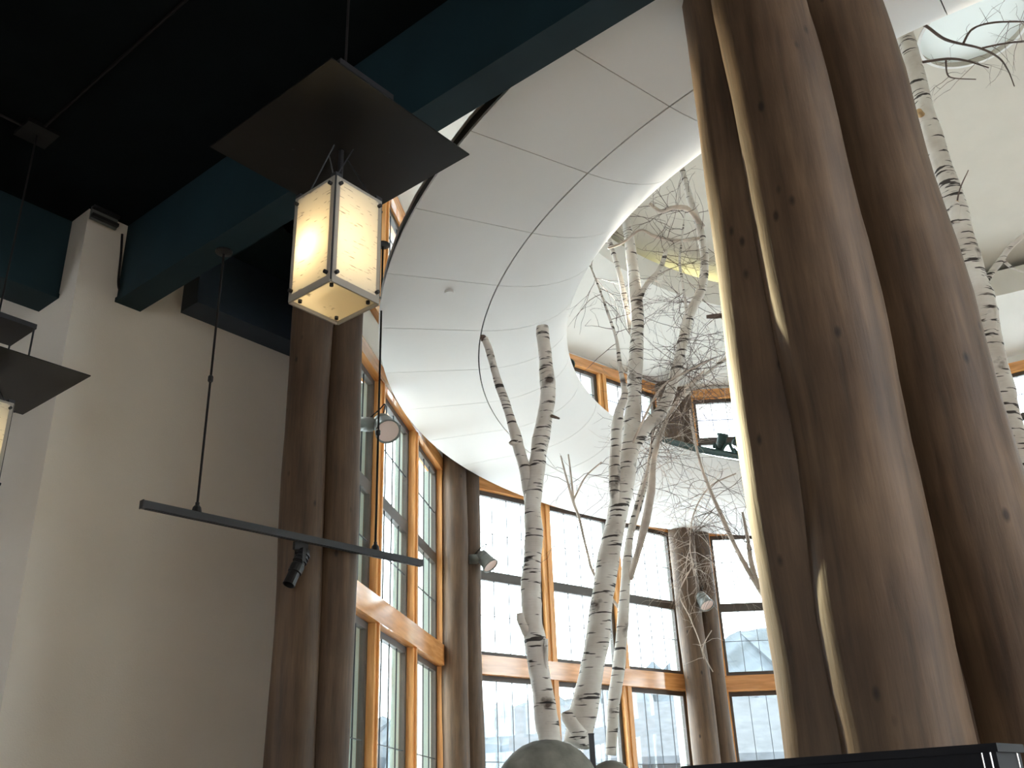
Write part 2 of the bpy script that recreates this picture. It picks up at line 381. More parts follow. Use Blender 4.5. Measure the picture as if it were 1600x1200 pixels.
# upper ceiling: sloping soffit, vertical band, shallow cone with round skylight
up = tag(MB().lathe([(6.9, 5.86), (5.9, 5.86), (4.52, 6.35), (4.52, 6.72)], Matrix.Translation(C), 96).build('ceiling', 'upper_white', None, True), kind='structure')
me = up.data
for p in me.polygons: p.use_smooth = False
tag(MB().lathe([(5.0, 6.72), (4.95, 6.80), (.52, 7.15), (.52, 7.32), (.50, 7.32)], Matrix.Translation(C), 96).build('ceiling', 'upper_beige_unlit'), kind='structure')
sk = tag(empty('window_11', C + Vector((0, 0, 7.2))), kind='structure')
MB().lathe([(.0, .02), (.55, .02)], seg=64).build('diffuser', 'skylight', sk)
MB().lathe([(.50, -.06), (.53, -.06), (.53, .02)], seg=64).build('curb', 'ring_white', sk)
tag(MB().lathe([(7.7, 7.5), (0, 7.6)], Matrix.Translation(C), 48).build('roof', 'roof'), kind='structure')
tag(MB().lathe([(6.5, 5.98), (7.7, 5.86), (7.7, 7.5)], Matrix.Translation(C), 48).build('roof', 'soffit'), kind='structure')

# ---- dining room walls, ceiling, beams
ZC = 4.15
wl = tag(MB().box(-6.30, -5.94, 2.61, 3.42, FLOOR, ZC, GRID).build('wall_left', 'plaster'), kind='structure')
tag(MB().box(-6.30, -5.955, 3.42, 4.75, FLOOR, 3.64, GRID).build('wall_left', 'plaster'), kind='structure')
tag(MB().box(-11, -6.30, 2.61, 2.9, FLOOR, ZC, GRID).build('wall_left', 'plaster'), kind='structure')
tag(MB().box(-11.2, -11, -6, 2.9, FLOOR, ZC, GRID).build('wall_far_left', 'plaster'), kind='structure')
tag(MB().box(6, 6.2, -6, 3.2, FLOOR, ZC, GRID).build('wall_right', 'plaster'), kind='structure')
for a, b in ((-11, -8.9), (-7.4, 2.4), (4.6, 6)):  # gaps in the unseen back wall, added to let daylight onto the plaster
    tag(MB().box(a, b, -6.2, -6, FLOOR, ZC, GRID).build('wall_back', 'plaster'), kind='structure')
tag(MB().box(-11, 6, -6.2, -6, 2.4, ZC, GRID).build('wall_back', 'plaster'), kind='structure')
tag(MB().box(-11, 6, -6.2, -6, FLOOR, -.4, GRID).build('wall_back', 'plaster'), kind='structure')
tag(MB().box(-11.2, 6.2, -6.2, 3.1, ZC, ZC + .2, GRID).build('ceiling', 'dark_ceiling'), kind='structure')
def thing_box(name, m, label, cat, *b, group=None):
    return tag(MB().box(*b, M=GRID).build(name, m), label, cat, group)
def beam(name, u0, u1, v0, v1, z0, z1, label, m='teal', along='u'):
    """solid web with slightly wider flange boards below"""
    r = tag(empty(name, UV((u0 + u1) / 2, (v0 + v1) / 2, z0), UA), label, 'beam')
    x, y = (u1 - u0) / 2, (v1 - v0) / 2
    MB().box(-x, x, -y, y, 0, .035).build('soffit_board', m, r)
    i = .012
    MB().box(-x + (i if along == 'v' else 0), x - (i if along == 'v' else 0), -y + (i if along == 'u' else 0), y - (i if along == 'u' else 0), .035, z1 - z0).build('web', m, r)
    return r
beam('ceiling_beam', -5.94, -1.25, 2.90, 3.10, 3.50, 4.15, 'long dark teal beam running from plaster wall to near log cluster')
beam('ceiling_beam', -6.46, -6.17, -6, 2.61, 3.50, 4.15, 'short-looking teal beam at the far left edge above hanging lantern', along='v')
beam('ceiling_beam', -11, 3, .9, 1.1, 3.75, 4.15, 'nearest dark beam crossing the upper left ceiling', m='dark_ceiling')
beam('ceiling_beam', -5.97, -5.72, 3.42, 4.72, 3.63, 4.15, 'navy fascia beam above the plaster wall beside the paired logs', m='navy', along='v')
tag(MB().prism([UV(-6.3, 3.1)[:2], UV(-4.7, 3.1)[:2], (A1 + d1 * .1)[:2], UV(-6.3, 4.9)[:2]], 4.15, 4.3).build('ceiling', 'teal'), kind='structure')
# wiring conduit and louvre by the wall corner
def wallpt(px, py, du=.02):      # sight line on the right wall face, du proud of it
    r = ray(px, py); return r * ((-5.94 + du) / (r.x * EU.x + r.y * EU.y))
cdt = MB().tube(catmull([wallpt(191, 366), wallpt(189, 400), wallpt(185, 440), wallpt(188, 455), wallpt(196, 462)], 5), .009, 8)
cc = tag(cdt.build('conduit', 'cable', None, True), 'thin dark cable bent down the wall corner above the long beam', 'cable')
q = wallpt(203, 424); Mq = Matrix.Translation(q) @ GRID
bx = tag(empty('junction_box', q, UA), 'tiny dark junction box on the wall beside the bent cable', 'box')
MB().box(-.02, .02, -.022, .022, -.03, .03).build('body', 'cable', bx); MB().box(.018, .026, -.014, .014, -.02, .02).build('cover', 'steel_dark', bx)
lv = tag(empty('air_vent', wallpt(166, 326, .05), UA), 'dim louvred air vent near the ceiling above the wall corner', 'vent')
MB().box(-.02, .0, -.1, .1, -.13, .13).build('back_plate', 'fixture', lv)
for k in range(4):
    MB().box(.0, .03, -.1, .1, -.12 + k * .07, -.095 + k * .07).build('louvre', 'black', lv)

# ---- paper lanterns
def lantern(px, label, z1=2.0, lit=True, energy=4.0):
    c = PZ(*px, z1); root = tag(empty('pendant_lantern', c, UA), label, 'lantern', 'square paper pendant lanterns under dark plates')
    h, H = .128, .50
    for k in range(4):
        a = k * PI / 2; M = Matrix.Rotation(a, 4, 'Z')
        e = .020
        p = MB().box(h, h + .006, -h + e, h - e, e, H - .012, M).build('paper_panel', 'paper', root)
        fm = MB(); fm.box(h - .001, h + .007, -h + .001, -h + e, -.012, H, M); fm.box(h - .001, h + .007, h - e, h - .001, -.012, H, M); fm.box(h - .001, h + .007, -h + e, h - e, -.012, e, M); fm.box(h - .001, h + .007, -h + e, h - e, H - .012, H, M)
        fm.build('acrylic_margin', 'frosted', p)
        for sy in (-1, 1):
            for zz in (.035, H - .035):
                MB().lathe([(0, .014), (.0085, .014), (.0085, -.006), (0, -.006)], M @ Matrix.Translation((h + .007, sy * (h - .018), zz)) @ Matrix.Rotation(PI / 2, 4, 'Y'), 10).build('standoff_bolt', 'black', p)
        MB().box(h - .012, h + .004, h - .001, h + .004, .0, H, M).build('corner_post', 'steel_dark', root)
    MB().box(-h + .002, h - .002, -h + .002, h - .002, H - .02, H - .014).build('top_panel', 'plate', root)
    b = MB().box(-h, h, -h, h, .004, .011).build('bottom_panel', 'paper', root)
    for sx in (-1, 1):
        for sy in (-1, 1):
            MB().lathe([(0, -.008), (.0085, -.008), (.0085, .006), (0, .006)], Matrix.Translation((sx * (h - .03), sy * (h - .03), 0)), 10).build('standoff_bolt', 'black', b)
    # suspension: crossed rods up to the plate
    zp = z1 * 1.385 - z1
    for k in range(4):
        M = Matrix.Rotation(k * PI / 2, 4, 'Z')
        MB().tube([M @ Vector((h - .01, h - .03, H - .01)), M @ Vector((-.02, h * .45, zp - .01))], .003, 6).build('hanger_rod', 'steel_dark', root)
        MB().box(h - .03, h + .004, h - .03, h + .004, H - .02, H + .02, M).build('corner_bracket', 'steel_dark', root)
    MB().tube([(0, 0, H - .15), (0, 0, zp)], .012, 8).build('stem', 'black', root)
    s = .405
    MB().box(-s, s, -s, s, zp, zp + .006).build('shade_plate', 'plate', root)
    fr = MB().box(-.16, .16, -.16, .16, zp + .30, zp + .33).build('mounting_frame', 'black', root)
    for sx in (-1, 1):
        for sy in (-1, 1): MB().tube([(sx * .15, sy * .15, zp), (sx * .15, sy * .15, zp + .31)], .006, 6).build('spacer_rod', 'black', root)
    MB().tube([(0, 0, zp + .33), (0, 0, ZC - z1)], .006, 6).build('suspension_cable', 'cable', root)
    cp = MB().box(-.10, .10, -.10, .10, ZC - z1 - .03, ZC - z1).build('canopy', 'plate', root)
    MB().tube([(.08, 0, ZC - z1 - .012), (2.2, 0, ZC - z1 - .012)], .010, 6).build('conduit', 'cable', root)
    MB().tube([(0, -.08, ZC - z1 - .012), (0, -1.6, ZC - z1 - .012)], .010, 6).build('conduit', 'cable', root)
    MB().lathe([(0, .10), (.07, .10), (.07, .112), (.015, .13), (0, .13)], seg=16).build('light_stop_disc', 'fixture', root)  # added disc below the bulb, keeps the bottom panel dimmer
    bu = MB().lathe([(0, .13), (.018, .14), (.032, .18), (.036, .21), (.028, .25), (.012, .27), (.012, .31), (0, .31)], seg=14).build('bulb', 'bulb', root, True)
    L = bpy.data.lights.new('lantern_light', 'POINT'); L.energy = energy; L.color = (1, .86, .64); L.shadow_soft_size = .05
    lo = bpy.data.objects.new('lantern_light', L); col.objects.link(lo); lo.parent = root; lo.location = (-.03, -.05, .22)
    return root
lantern((522, 471), 'lit square paper lantern hanging under a dark square plate, in full view')
lantern((-60, 764), 'paper lantern cut off by the left edge beside the plaster wall', z1=1.75, energy=1.6)

# ---- suspended track with spotlight
ta, tb = PZ(222, 788, 1.70), PZ(657, 880, 1.70); td = (tb - ta).normalized()
tr = tag(empty('light_track', ta, math.atan2(td.y, td.x)), 'long thin black lighting track hung on two rods before the paired logs', 'light track')
TL = (tb - ta).length
MB().box(0, TL, -.018, .018, -.022, .022).build('track_bar', 'steel_dark', tr)
MB().box(.02, TL - .02, -.008, .008, -.026, -.0225).build('conductor_slot', 'black', tr)
MB().box(-.006, .0, -.020, .020, -.024, .024).build('end_cap', 'black', tr); MB().box(TL, TL + .006, -.020, .020, -.024, .024).build('end_cap', 'black', tr)
tinv = (Matrix.Translation(ta) @ Matrix.Rotation(math.atan2(td.y, td.x), 4, 'Z')).inverted()
for px, zt in (((325, 798), 3.5), ((596, 862), 4.15)):
    p = PZ(*px, 1.70); q = tinv @ p; q.y = 0
    MB().tube([(q.x, 0, .02), (q.x, 0, zt - 1.70)], .0075, 8).build('hanging_rod', 'cable', tr)
    MB().lathe([(0, 0), (.030, 0), (.024, .03), (.012, .045), (.012, .06), (0, .06)], Matrix.Translation((q.x, 0, .02)), 10).build('rod_mount', 'black', tr)
    MB().lathe([(.008, 0), (.016, .01), (.016, .04), (.008, .05)], Matrix.Translation((q.x, 0, .85)), 10).build('rod_coupling', 'black', tr)
    MB().lathe([(0, 0), (.055, 0), (.055, -.012), (0, -.025)], Matrix.Translation((q.x, 0, zt - 1.70)), 14).build('ceiling_cup', 'black', tr)
p = PZ(470, 848, 1.68); q = tinv @ p
sp = tag(empty('track_spotlight', p, math.atan2(td.y, td.x)), 'black adjustable spotlight hanging from the lighting track', 'spotlight')
MB().box(-.05, .05, -.012, .012, -.05, .0).build('adapter', 'black', sp)
MB().box(-.012, .012, -.045, -.038, -.13, -.04).build('yoke_arm', 'black', sp); MB().box(-.012, .012, .038, .045, -.13, -.04).build('yoke_arm', 'black', sp)
MB().box(-.012, .012, -.045, .045, -.052, -.040).build('yoke_arm', 'black', sp)
ax = Vector((-.42, 0, -.9)).normalized(); Mh = Matrix.Translation((.03, 0, -.06)) @ lookat(ax)
hd = MB().lathe([(0, -.02), (.030, -.02), (.036, .0), (.036, .09), (.044, .10), (.044, .15), (.036, .155), (.040, .24), (.034, .24), (.030, .16), (0, .16)], Mh, 16).build('lamp_head', 'black', sp)
for k in range(3): MB().lathe([(.036, .012 + k * .025), (.046, .014 + k * .025), (.046, .022 + k * .025), (.036, .024 + k * .025)], Mh, 16).build('cooling_fin', 'steel_dark', hd)

# ---- floodlights on the logs
def spot(parent, loc, d, energy, cone, blend=.5, colr=(1, .85, .50)):
    S = bpy.data.lights.new('lamp_beam', 'SPOT'); S.energy = energy; S.color = colr; S.spot_size = math.radians(cone); S.spot_blend = blend; S.shadow_soft_size = .04
    o = bpy.data.objects.new('lamp_beam', S); col.objects.link(o); o.parent = parent; o.location = loc; o.rotation_euler = (-Vector(d)).to_track_quat('Z', 'Y').to_euler()
def flood(pos, aim, s, label, m='fixture', back=(-1, 0, 0)):
    r = tag(empty('floodlight', pos), label, 'floodlight', 'floodlights clamped to the logs')
    M = lookat(aim) @ Matrix.Scale(s, 4)
    h = MB().lathe([(0, -.12), (.05, -.12), (.085, -.09), (.095, -.03), (.085, -.02), (.085, -.01), (.10, .0), (.105, .09), (.12, .13), (.125, .16), (.115, .16), (.10, .12)], M, 20).build('lamp_head', m, r, True)
    MB().lathe([(0, .135), (.112, .145)], M, 20).build('lens', 'fixture_lens', h)
    b = Vector(back).normalized(); Mb = lookat(b) @ Matrix.Scale(s, 4)
    MB().lathe([(.0, .06), (.05, .06), (.055, .10), (.07, .11), (.07, .22), (0, .22)], Mb, 16).build('mounting_cup', m, r, True)
    MB().tube(catmull([M @ Vector((0, .05, -.10)), M @ Vector((0, .16, -.14)) , Mb @ Vector((0, .02, .05)) + Vector((0, 0, .14 * s)), Mb @ Vector((0, .02, .14)) + Vector((0, 0, .05 * s))], 5), .006, 6).build('flex_lead', 'cable', r)
    return r
fl = flood(PY(600, 664, 7.40), (.34, -.62, -.71), .86, 'grey floodlight with pinkish lens on the log beside the first windows', back=(-1, .05, .1))
d_ = (Vector((.80, 3.45, 1.75)) - PY(600, 664, 7.40)).normalized(); spot(fl, d_ * .16, d_, 2900, 44)
flood(PY(757, 873, 10.25), (.55, -.25, -.75), .75, 'pale grey floodlight on the narrow log pair before bright window', back=(-1, 0, 0))
flood(PY(1098, 936, 12.6), (.3, -.5, -.8), .80, 'small grey floodlight on the far log pair', back=(-.2, 1, .1))

# ---- lighting pipe and cans along the ring top
pr = tag(MB().lathe([(.045 * math.cos(a) + 4.60, ZR + .64 + .045 * math.sin(a)) for a in [k * PI / 4 for k in range(9)]], Matrix.Translation(C), 90).build('lighting_pipe', 'green_metal', None, True), 'dark pipe running round the top of the white ring', 'pipe')
for k, a in enumerate((118, 114, 110.5, 107, 103.5, 100, 96, 92, 88, 84)):
    p = pol(a, 4.60, ZR + .785); t = empty('can_light', p, math.radians(a))
    pos = {0: 'first', 1: 'second', 2: 'third', 3: 'fourth', 4: 'fifth', 5: 'sixth', 6: 'seventh', 7: 'eighth', 8: 'ninth', 9: 'tenth'}[k]
    tag(t, 'dark green can light on the ring top, %s from the left behind the birches' % pos, 'can light', 'can lights along the ring top')
    ax = Vector((random.uniform(-.3, .3), random.uniform(-.8, .8), .5)); M = lookat(ax)
    b = MB().lathe([(0, -.10), (.05, -.10), (.06, -.06), (.06, .08), (.075, .09), (.075, .12), (.06, .12), (.05, .02), (0, .02)], M, 14).build('lamp_head', 'green_metal', t, True)
    MB().box(-.03, .03, -.015, .015, -.10, .0).build('clamp', 'black', t)
    MB().lathe([(0, .10), (.066, .105)], M, 14).build('lens', 'pale_lens', b)
cbp = []
for k in range(70):
    a = 120 - k * .55; cbp.append(pol(a, 4.56 + .05 * math.sin(k * .9), ZR + .69 + .05 * math.sin(k * 1.7) + .03 * math.sin(k * .43)))
tag(MB().tube(cbp, .022, 7).build('cable_bundle', 'green_metal', None, True), 'dark bundled cable snaking along the ring top behind the birches', 'cable')
p = pol(163, 4.42, ZR + .62); t = tag(empty('can_light', p), 'lit warm can light on the ring top hidden behind the curved ceiling', 'can light', 'can lights along the ring top')
d_ = (Vector((1.35, 5.0, 4.0)) - p).normalized()
MB().lathe([(0, -.1), (.05, -.1), (.06, 0), (.06, .08), (.05, .08), (.045, .0), (0, 0)], lookat(d_), 14).build('lamp_head', 'green_metal', t); MB().box(-.02, .02, -.02, .02, -.12, -.05).build('clamp', 'black', t)
spot(t, d_ * .1, d_, 2600, 25, .5, (1, .93, .78))
tag(MB().lathe([(0, 0), (.05, 0), (.075, -.012), (.08, .0), (.08, .02)], Matrix.Translation(PZ(1032, 489, 6.24)), 18).build('downlight', 'chrome'), 'small chrome downlight in the sloping white ceiling behind the birches', 'downlight')

# ---- planter with boulders
pl = tag(empty('planter', (.75, 7.1, FLOOR)), 'round stone planter under the birches below the picture edge', 'planter')
MB().lathe([(1.55, 0), (1.5, 1.28), (1.35, 1.33), (1.3, 1.25), (0, 1.25)], seg=36).build('stone_drum', 'boulder', pl)
def boulder(c, r, label, seed):
    random.seed(seed); mb = MB(); rows = []; n = 18
    for i in range(13):
        th = PI * i / 12; row = []
        for k in range(n):
            ph = 2 * PI * k / n
            j = 1 + .07 * math.sin(3 * ph + seed) * math.sin(th) + .06 * math.sin(2 * ph + th * 3 + seed) * math.sin(th) + .03 * math.sin(7 * ph + 5 * th)*math.sin(th)
            row.append((r[0] * j * math.sin(th) * math.cos(ph), r[1] * j * math.sin(th) * math.sin(ph), r[2] * math.cos(th) * (1 + .03 * math.sin(seed))))
        rows.append(row)
    mb.quad_grid(rows, True); o = mb.build('boulder', 'boulder', None, True); o.location = c
    return tag(o, label, 'boulder', 'boulders round the birch trunks')
boulder(PY(855, 1200, 6.2) - Vector((0, 0, .10)), (.30, .26, .26), 'large rounded grey boulder in front of the forked birch trunks', 3)
boulder(PY(955, 1206, 6.25) - Vector((0, 0, .07)), (.14, .14, .14), 'small grey boulder right of the dark post', 5)
po = PY(927, 1200, 6.15)
pst = tag(empty('post', (po.x, po.y, .15)), 'short dark metal post standing between the two boulders', 'post')
MB().box(-.016, .016, -.016, .016, 0, .335).build('shaft', 'steel_dark', pst); MB().box(-.018, .018, -.018, .018, .335, .342).build('cap', 'black', pst)

# ---- dark cabinet at the lower right
k0, k1, k2 = PZ(1070, 1197, .145), PZ(1553, 1161, .145), PZ(1640, 1166, .145)
cb = tag(empty('dark_cabinet', (k1.x, k1.y, FLOOR)), 'black cabinet top with metal corner strips at the lower right', 'cabinet')
o0 = Vector((k1.x, k1.y)); e1 = Vector((k0.x, k0.y)) - o0; e2 = Vector((e1.y, -e1.x)).normalized() * -.5
e2 = (Vector((k2.x, k2.y)) - o0); e2 = e2.normalized() * .14
MB().prism([(0, 0), e2, e2 + e1, e1] if e1.x * e2.y - e1.y * e2.x < 0 else [(0, 0), e1, e1 + e2, e2], 0, .145 - FLOOR - .02).build('body', 'navy_black', cb)
s1, s2 = e1.normalized() * .008, e2.normalized() * .008
MB().prism([-s1 - s2, e1 + s1 - s2, e1 + e2 + s1 + s2, e2 - s1 + s2], .145 - FLOOR - .02, .145 - FLOOR).build('top_board', 'navy_black', cb)
for t in (0.0, .02):
    q = e1.normalized() * (.012 + t) - e2.normalized() * .003
    MB().tube([(q.x, q.y, .3), (q.x, q.y, .145 - FLOOR - .012)], .0022, 6).build('corner_strip', 'chrome', cb)
q = e2.normalized() * .12 + Vector((e1.y, -e1.x)).normalized() * -.003
MB().tube([(q.x, q.y, .3), (q.x, q.y, .145 - FLOOR - .012)], .0022, 6).build('corner_strip', 'chrome', cb)

# ---------------------------------------------------------------- birches
random.seed(21)
def limb(pts, name, parent, m='birch', seg=14, wob=.085, n=8):
    """pts: (px, py, Y, diameter px) along the limb"""
    P = [PY(x, y, Y) for x, y, Y, d in pts]; R = [d * .5 * p.dot(CF) / FPX for (x, y, Y, d), p in zip(pts, P)]
    Q = catmull(P, n); RR = []
    for i in range(len(R) - 1): RR += [R[i] + (R[i + 1] - R[i]) * k / n for k in range(n)]
    RR.append(R[-1])
    base = parent.location
    Q = [q - base for q in Q]
    # knots: little swellings
    for k in range(len(RR)):
        RR[k] *= 1 + (.06 * random.random() if wob else 0)
    o = MB().tube(Q, RR, seg, wob=wob).build(name, m, parent, True)
    o['_'] = 0; del o['_']
    return [q + base for q in Q], RR
def grow(mb, p, d, L, r, depth, base, droop=.02):
    n = max(3, int(L / .05)); pts = [p]; q = Vector(p); d = d.normalized()
    kids = []
    for i in range(n):
        d = (d + Vector((random.gauss(0, .16), random.gauss(0, .16), random.gauss(0, .16) - droop))).normalized(); q = q + d * (L / n); pts.append(q.copy())
        if depth > 0 and random.random() < .42 and i > 0:
            kids.append((q.copy(), (d + Vector((random.gauss(0, .6), random.gauss(0, .6), random.gauss(.0, .6)))).normalized(), L * random.uniform(.35, .7), r * .6))
    mb.tube([x - base for x in pts], [r * (1 - .6 * i / n) for i in range(n + 1)], 4, cap=False)
    for k in kids: grow(mb, k[0], k[1], k[2], k[3], depth - 1, base, droop)
def twigs(parent, paths, count, L, r=.0035, depth=2, m='twig', t0=.2, droop=.02, bias=Vector((0, 0, 0))):
    mb = MB(); base = parent.location
    for k in range(count):
        P, R = random.choice(paths); i = int(random.uniform(t0, 1) * (len(P) - 1)); p = P[i]
        d = Vector((random.gauss(0, 1), random.gauss(0, 1), random.gauss(0, .7))) + bias
        grow(mb, p, d, L * random.uniform(.5, 1.2), r, depth, base, droop)
    o = mb.build('twigs', m, parent); o['kind'] = 'stuff'; return o
def tree(base_px, Y, label):
    p = PY(*base_px, Y); t = empty('birch_tree', (p.x, p.y, p.z)); return tag(t, label, 'tree', 'bare birches in the planter')

# T1 twin trunk with sawn tops
t = tree((862, 1168, ), 6.5, 'birch with two sawn-off arms, leftmost in the planter')
limb([(862, 1175, 6.5, 36), (852, 1110, 6.5, 34), (840, 1030, 6.5, 32), (831, 960, 6.5, 32), (830, 900, 6.5, 29), (834, 840, 6.5, 27), (832, 790, 6.5, 26), (838, 735, 6.5, 26), (846, 680, 6.5, 25), (856, 620, 6.52, 24), (852, 560, 6.54, 21), (847, 511, 6.55, 18)], 'trunk', t)
limb([(832, 800, 6.52, 22), (824, 750, 6.5, 19), (808, 690, 6.48, 17), (795, 645, 6.46, 14), (776, 590, 6.44, 12), (765, 550, 6.42, 11), (757, 529, 6.42, 11)], 'arm', t)
limb([(845, 1080, 6.5, 10), (852, 1040, 6.46, 8), (853, 998, 6.44, 6)], 'branch_stub', t)
limb([(824, 990, 6.48, 14), (815, 972, 6.44, 13), (812, 958, 6.42, 10)], 'branch_stub', t)
limb([(806, 690, 6.44, 11), (800, 692, 6.42, 9), (798, 690, 6.41, 7)], 'branch_stub', t)
limb([(862, 650, 6.47, 6), (868, 652, 6.44, 5), (874, 654, 6.42, 3)], 'branch_stub', t, 'twig', 6)
limb([(757, 531, 6.42, 11), (755, 527, 6.41, 10), (755, 525, 6.41, 8)], 'cut_end', t, 'twig', 8)

# T2 main leaning birch
t = tree((905, 1160), 6.7, 'tallest birch leaning right with forked crown')
tr2, r2 = limb([(900, 1165, 6.7, 42), (912, 1110, 6.72, 42), (930, 1020, 6.76, 36), (942, 930, 6.8, 34), (955, 850, 6.85, 32), (972, 770, 6.9, 31), (984, 700, 6.95, 29), (989, 640, 7.0, 25), (993, 570, 7.0, 22), (996, 500, 7.05, 20), (990, 430, 7.1, 18), (984, 380, 7.1, 15), (976, 330, 7.15, 13), (968, 280, 7.2, 11)], 'trunk', t)
fk, rf = limb([(984, 705, 6.95, 20), (1010, 668, 6.95, 19), (1035, 640, 6.95, 19), (1054, 590, 6.97, 18), (1066, 540, 7.0, 17), (1078, 490, 7.05, 16), (1095, 455, 7.1, 14), (1101, 410, 7.1, 13), (1094, 360, 7.1, 12), (1078, 310, 7.1, 10), (1066, 265, 7.1, 9), (1060, 240, 7.1, 8)], 'fork', t)
ls, rl = limb([(962, 800, 6.85, 14), (960, 750, 6.83, 17), (962, 700, 6.82, 18), (966, 650, 6.82, 16), (976, 615, 6.82, 10), (970, 580, 6.82, 7), (963, 530, 6.82, 5), (950, 490, 6.82, 4), (936, 450, 6.82, 3), (922, 415, 6.82, 2.5)], 'second_stem', t)
limb([(908, 1150, 6.62, 22), (890, 1125, 6.6, 20), (884, 1112, 6.6, 17)], 'branch_stub', t)
b1, _ = limb([(998, 470, 7.05, 9), (1010, 445, 7.05, 8), (1028, 425, 7.05, 8), (1037, 405, 7.05, 7), (1040, 392, 7.05, 7)], 'branch', t)
b2, _ = limb([(1098, 355, 7.1, 9), (1075, 327, 7.0, 8), (1050, 325, 6.95, 7), (1032, 330, 6.9, 6), (1015, 318, 6.85, 6)], 'branch', t, 'pale_twig')
b3, _ = limb([(1095, 372, 7.1, 6), (1060, 376, 7.0, 5), (1025, 370, 6.95, 5), (1000, 360, 6.9, 4), (975, 378, 6.9, 4), (950, 388, 6.9, 3)], 'branch', t, 'pale_twig')
b4, _ = limb([(1074, 500, 7.0, 5), (1068, 450, 6.98, 4), (1062, 410, 6.98, 4), (1066, 370, 6.98, 3), (1070, 330, 6.98, 2)], 'branch', t)
b5, _ = limb([(985, 700, 6.9, 4), (1030, 610, 6.8, 3), (1075, 580, 6.7, 3), (1115, 560, 6.6, 2)], 'branch', t, 'pale_twig')
b6, _ = limb([(946, 350, 7.4, 6), (955, 385, 7.4, 7), (966, 420, 7.35, 8), (976, 465, 7.3, 8), (986, 520, 7.1, 7)], 'branch', t)
limb([(1145, 491, 7.3, 8), (1120, 494, 7.3, 8), (1104, 495, 7.3, 6)], 'branch_stub', t, 'twig', 8)
P2 = [(b1, 0), (b2, 0), (b3, 0), (b4, 0), (tr2[60:], 0), (fk[28:], 0)]
twigs(t, P2, 46, .42, .0032, 2, 'twig')
twigs(t, [(ls[40:], 0)], 14, .42, .003, 2, 'twig')
twigs(t, [(fk[10:50], 0), (b5, 0)], 70, .45, .003, 2, 'twig', droop=.0)

# T3 slender birch behind
t = tree((957, 1175), 7.3, 'slender pale birch rising just right of the leaning trunk')
a3, _ = limb([(955, 1180, 7.3, 15), (958, 1110, 7.3, 19), (968, 1030, 7.3, 19), (974, 960, 7.3, 17), (978, 900, 7.32, 15), (984, 840, 7.34, 12), (1000, 780, 7.36, 11), (1018, 720, 7.4, 12), (1030, 670, 7.4, 11), (1050, 640, 7.42, 9), (1080, 605, 7.45, 7), (1115, 575, 7.5, 5), (1150, 550, 7.5, 4)], 'trunk', t)
c3, _ = limb([(984, 905, 7.32, 9), (1000, 850, 7.2, 11), (1012, 800, 7.2, 13), (1018, 760, 7.2, 12), (1022, 715, 7.2, 9), (1040, 660, 7.2, 6), (1070, 610, 7.2, 4), (1100, 580, 7.2, 3)], 'arm', t, 'pale_twig')
d3_, _ = limb([(990, 830, 7.3, 4), (1010, 740, 7.35, 4), (1018, 690, 7.4, 3), (1026, 640, 7.4, 2)], 'branch', t, 'pale_twig')
twigs(t, [(a3[35:], 0), (c3[25:], 0)], 46, .42, .003, 2, 'pale_twig')
twigs(t, [(a3[45:], 0), (c3[30:], 0), (d3_, 0)], 60, .5, .003, 2, 'twig')

# T4 thin stem curving up beside the near logs
t = tree((1235, 1010), 7.6, 'thin bare stem curving left beside the near log cluster')
a4, _ = limb([(1240, 1020, 7.6, 9), (1205, 950, 7.6, 9), (1180, 910, 7.6, 8), (1160, 875, 7.6, 7), (1140, 835, 7.6, 7), (1120, 790, 7.6, 6), (1103, 750, 7.6, 5), (1092, 715, 7.6, 4), (1082, 670, 7.6, 4), (1078, 640, 7.6, 3)], 'trunk', t, 'pale_twig')
c4, _ = limb([(1186, 920, 7.6, 9), (1174, 880, 7.58, 8), (1168, 840, 7.55, 6), (1160, 800, 7.5, 3)], 'branch', t, 'pale_twig')
twigs(t, [(a4[20:], 0), (c4, 0)], 34, .5, .0028, 2, 'twig')
twigs(t, [(a4[5:45], 0)], 16, .6, .003, 1, 'twig', droop=.06, bias=Vector((-.8, 0, -.2)))

# T5 thin sprig left of the leaning trunk
t = tree((965, 930), 7.5, 'thin forked sprig left of the leaning birch before the windows')
a5, _ = limb([(975, 960, 7.5, 5), (930, 900, 7.5, 4.5), (917, 860, 7.5, 4), (905, 810, 7.5, 4.5), (896, 785, 7.5, 4.5), (886, 750, 7.5, 3.5), (876, 712, 7.5, 2)], 'trunk', t, 'pale_twig')
c5, _ = limb([(897, 790, 7.5, 4), (893, 750, 7.5, 3), (888, 710, 7.5, 2)], 'branch', t, 'pale_twig')
e5, _ = limb([(897, 780, 7.5, 3), (915, 745, 7.5, 2.5), (940, 722, 7.5, 2)], 'branch', t, 'pale_twig')
twigs(t, [(a5[14:], 0), (e5, 0)], 12, .4, .0024, 1, 'twig')
# dangling bleached twigs before the far log pair
t = tree((1110, 760), 8.2, 'drooping bleached birch spray hanging before the far log pair')
a6, _ = limb([(1150, 740, 8.2, 2.4), (1110, 760, 8.2, 2.4), (1085, 800, 8.2, 2.2), (1078, 850, 8.2, 2), (1085, 900, 8.2, 1.4)], 'trunk', t, 'pale_twig')
twigs(t, [(a6, 0)], 40, .5, .0026, 2, 'pale_twig', droop=.10)
a8, _ = limb([(1085, 880, 8.2, 1.6), (1062, 925, 8.2, 1.6), (1078, 965, 8.2, 1.6), (1092, 1000, 8.2, 1.5), (1100, 1030, 8.2, 1.2)], 'branch', t, 'pale_twig', 6)
twigs(t, [(a8, 0)], 9, .22, .0024, 1, 'pale_twig', droop=.10)
limb([(1112, 985, 8.2, 1.6), (1098, 1015, 8.2, 1.8), (1114, 1050, 8.2, 1.5)], 'branch', t, 'pale_twig', 6)

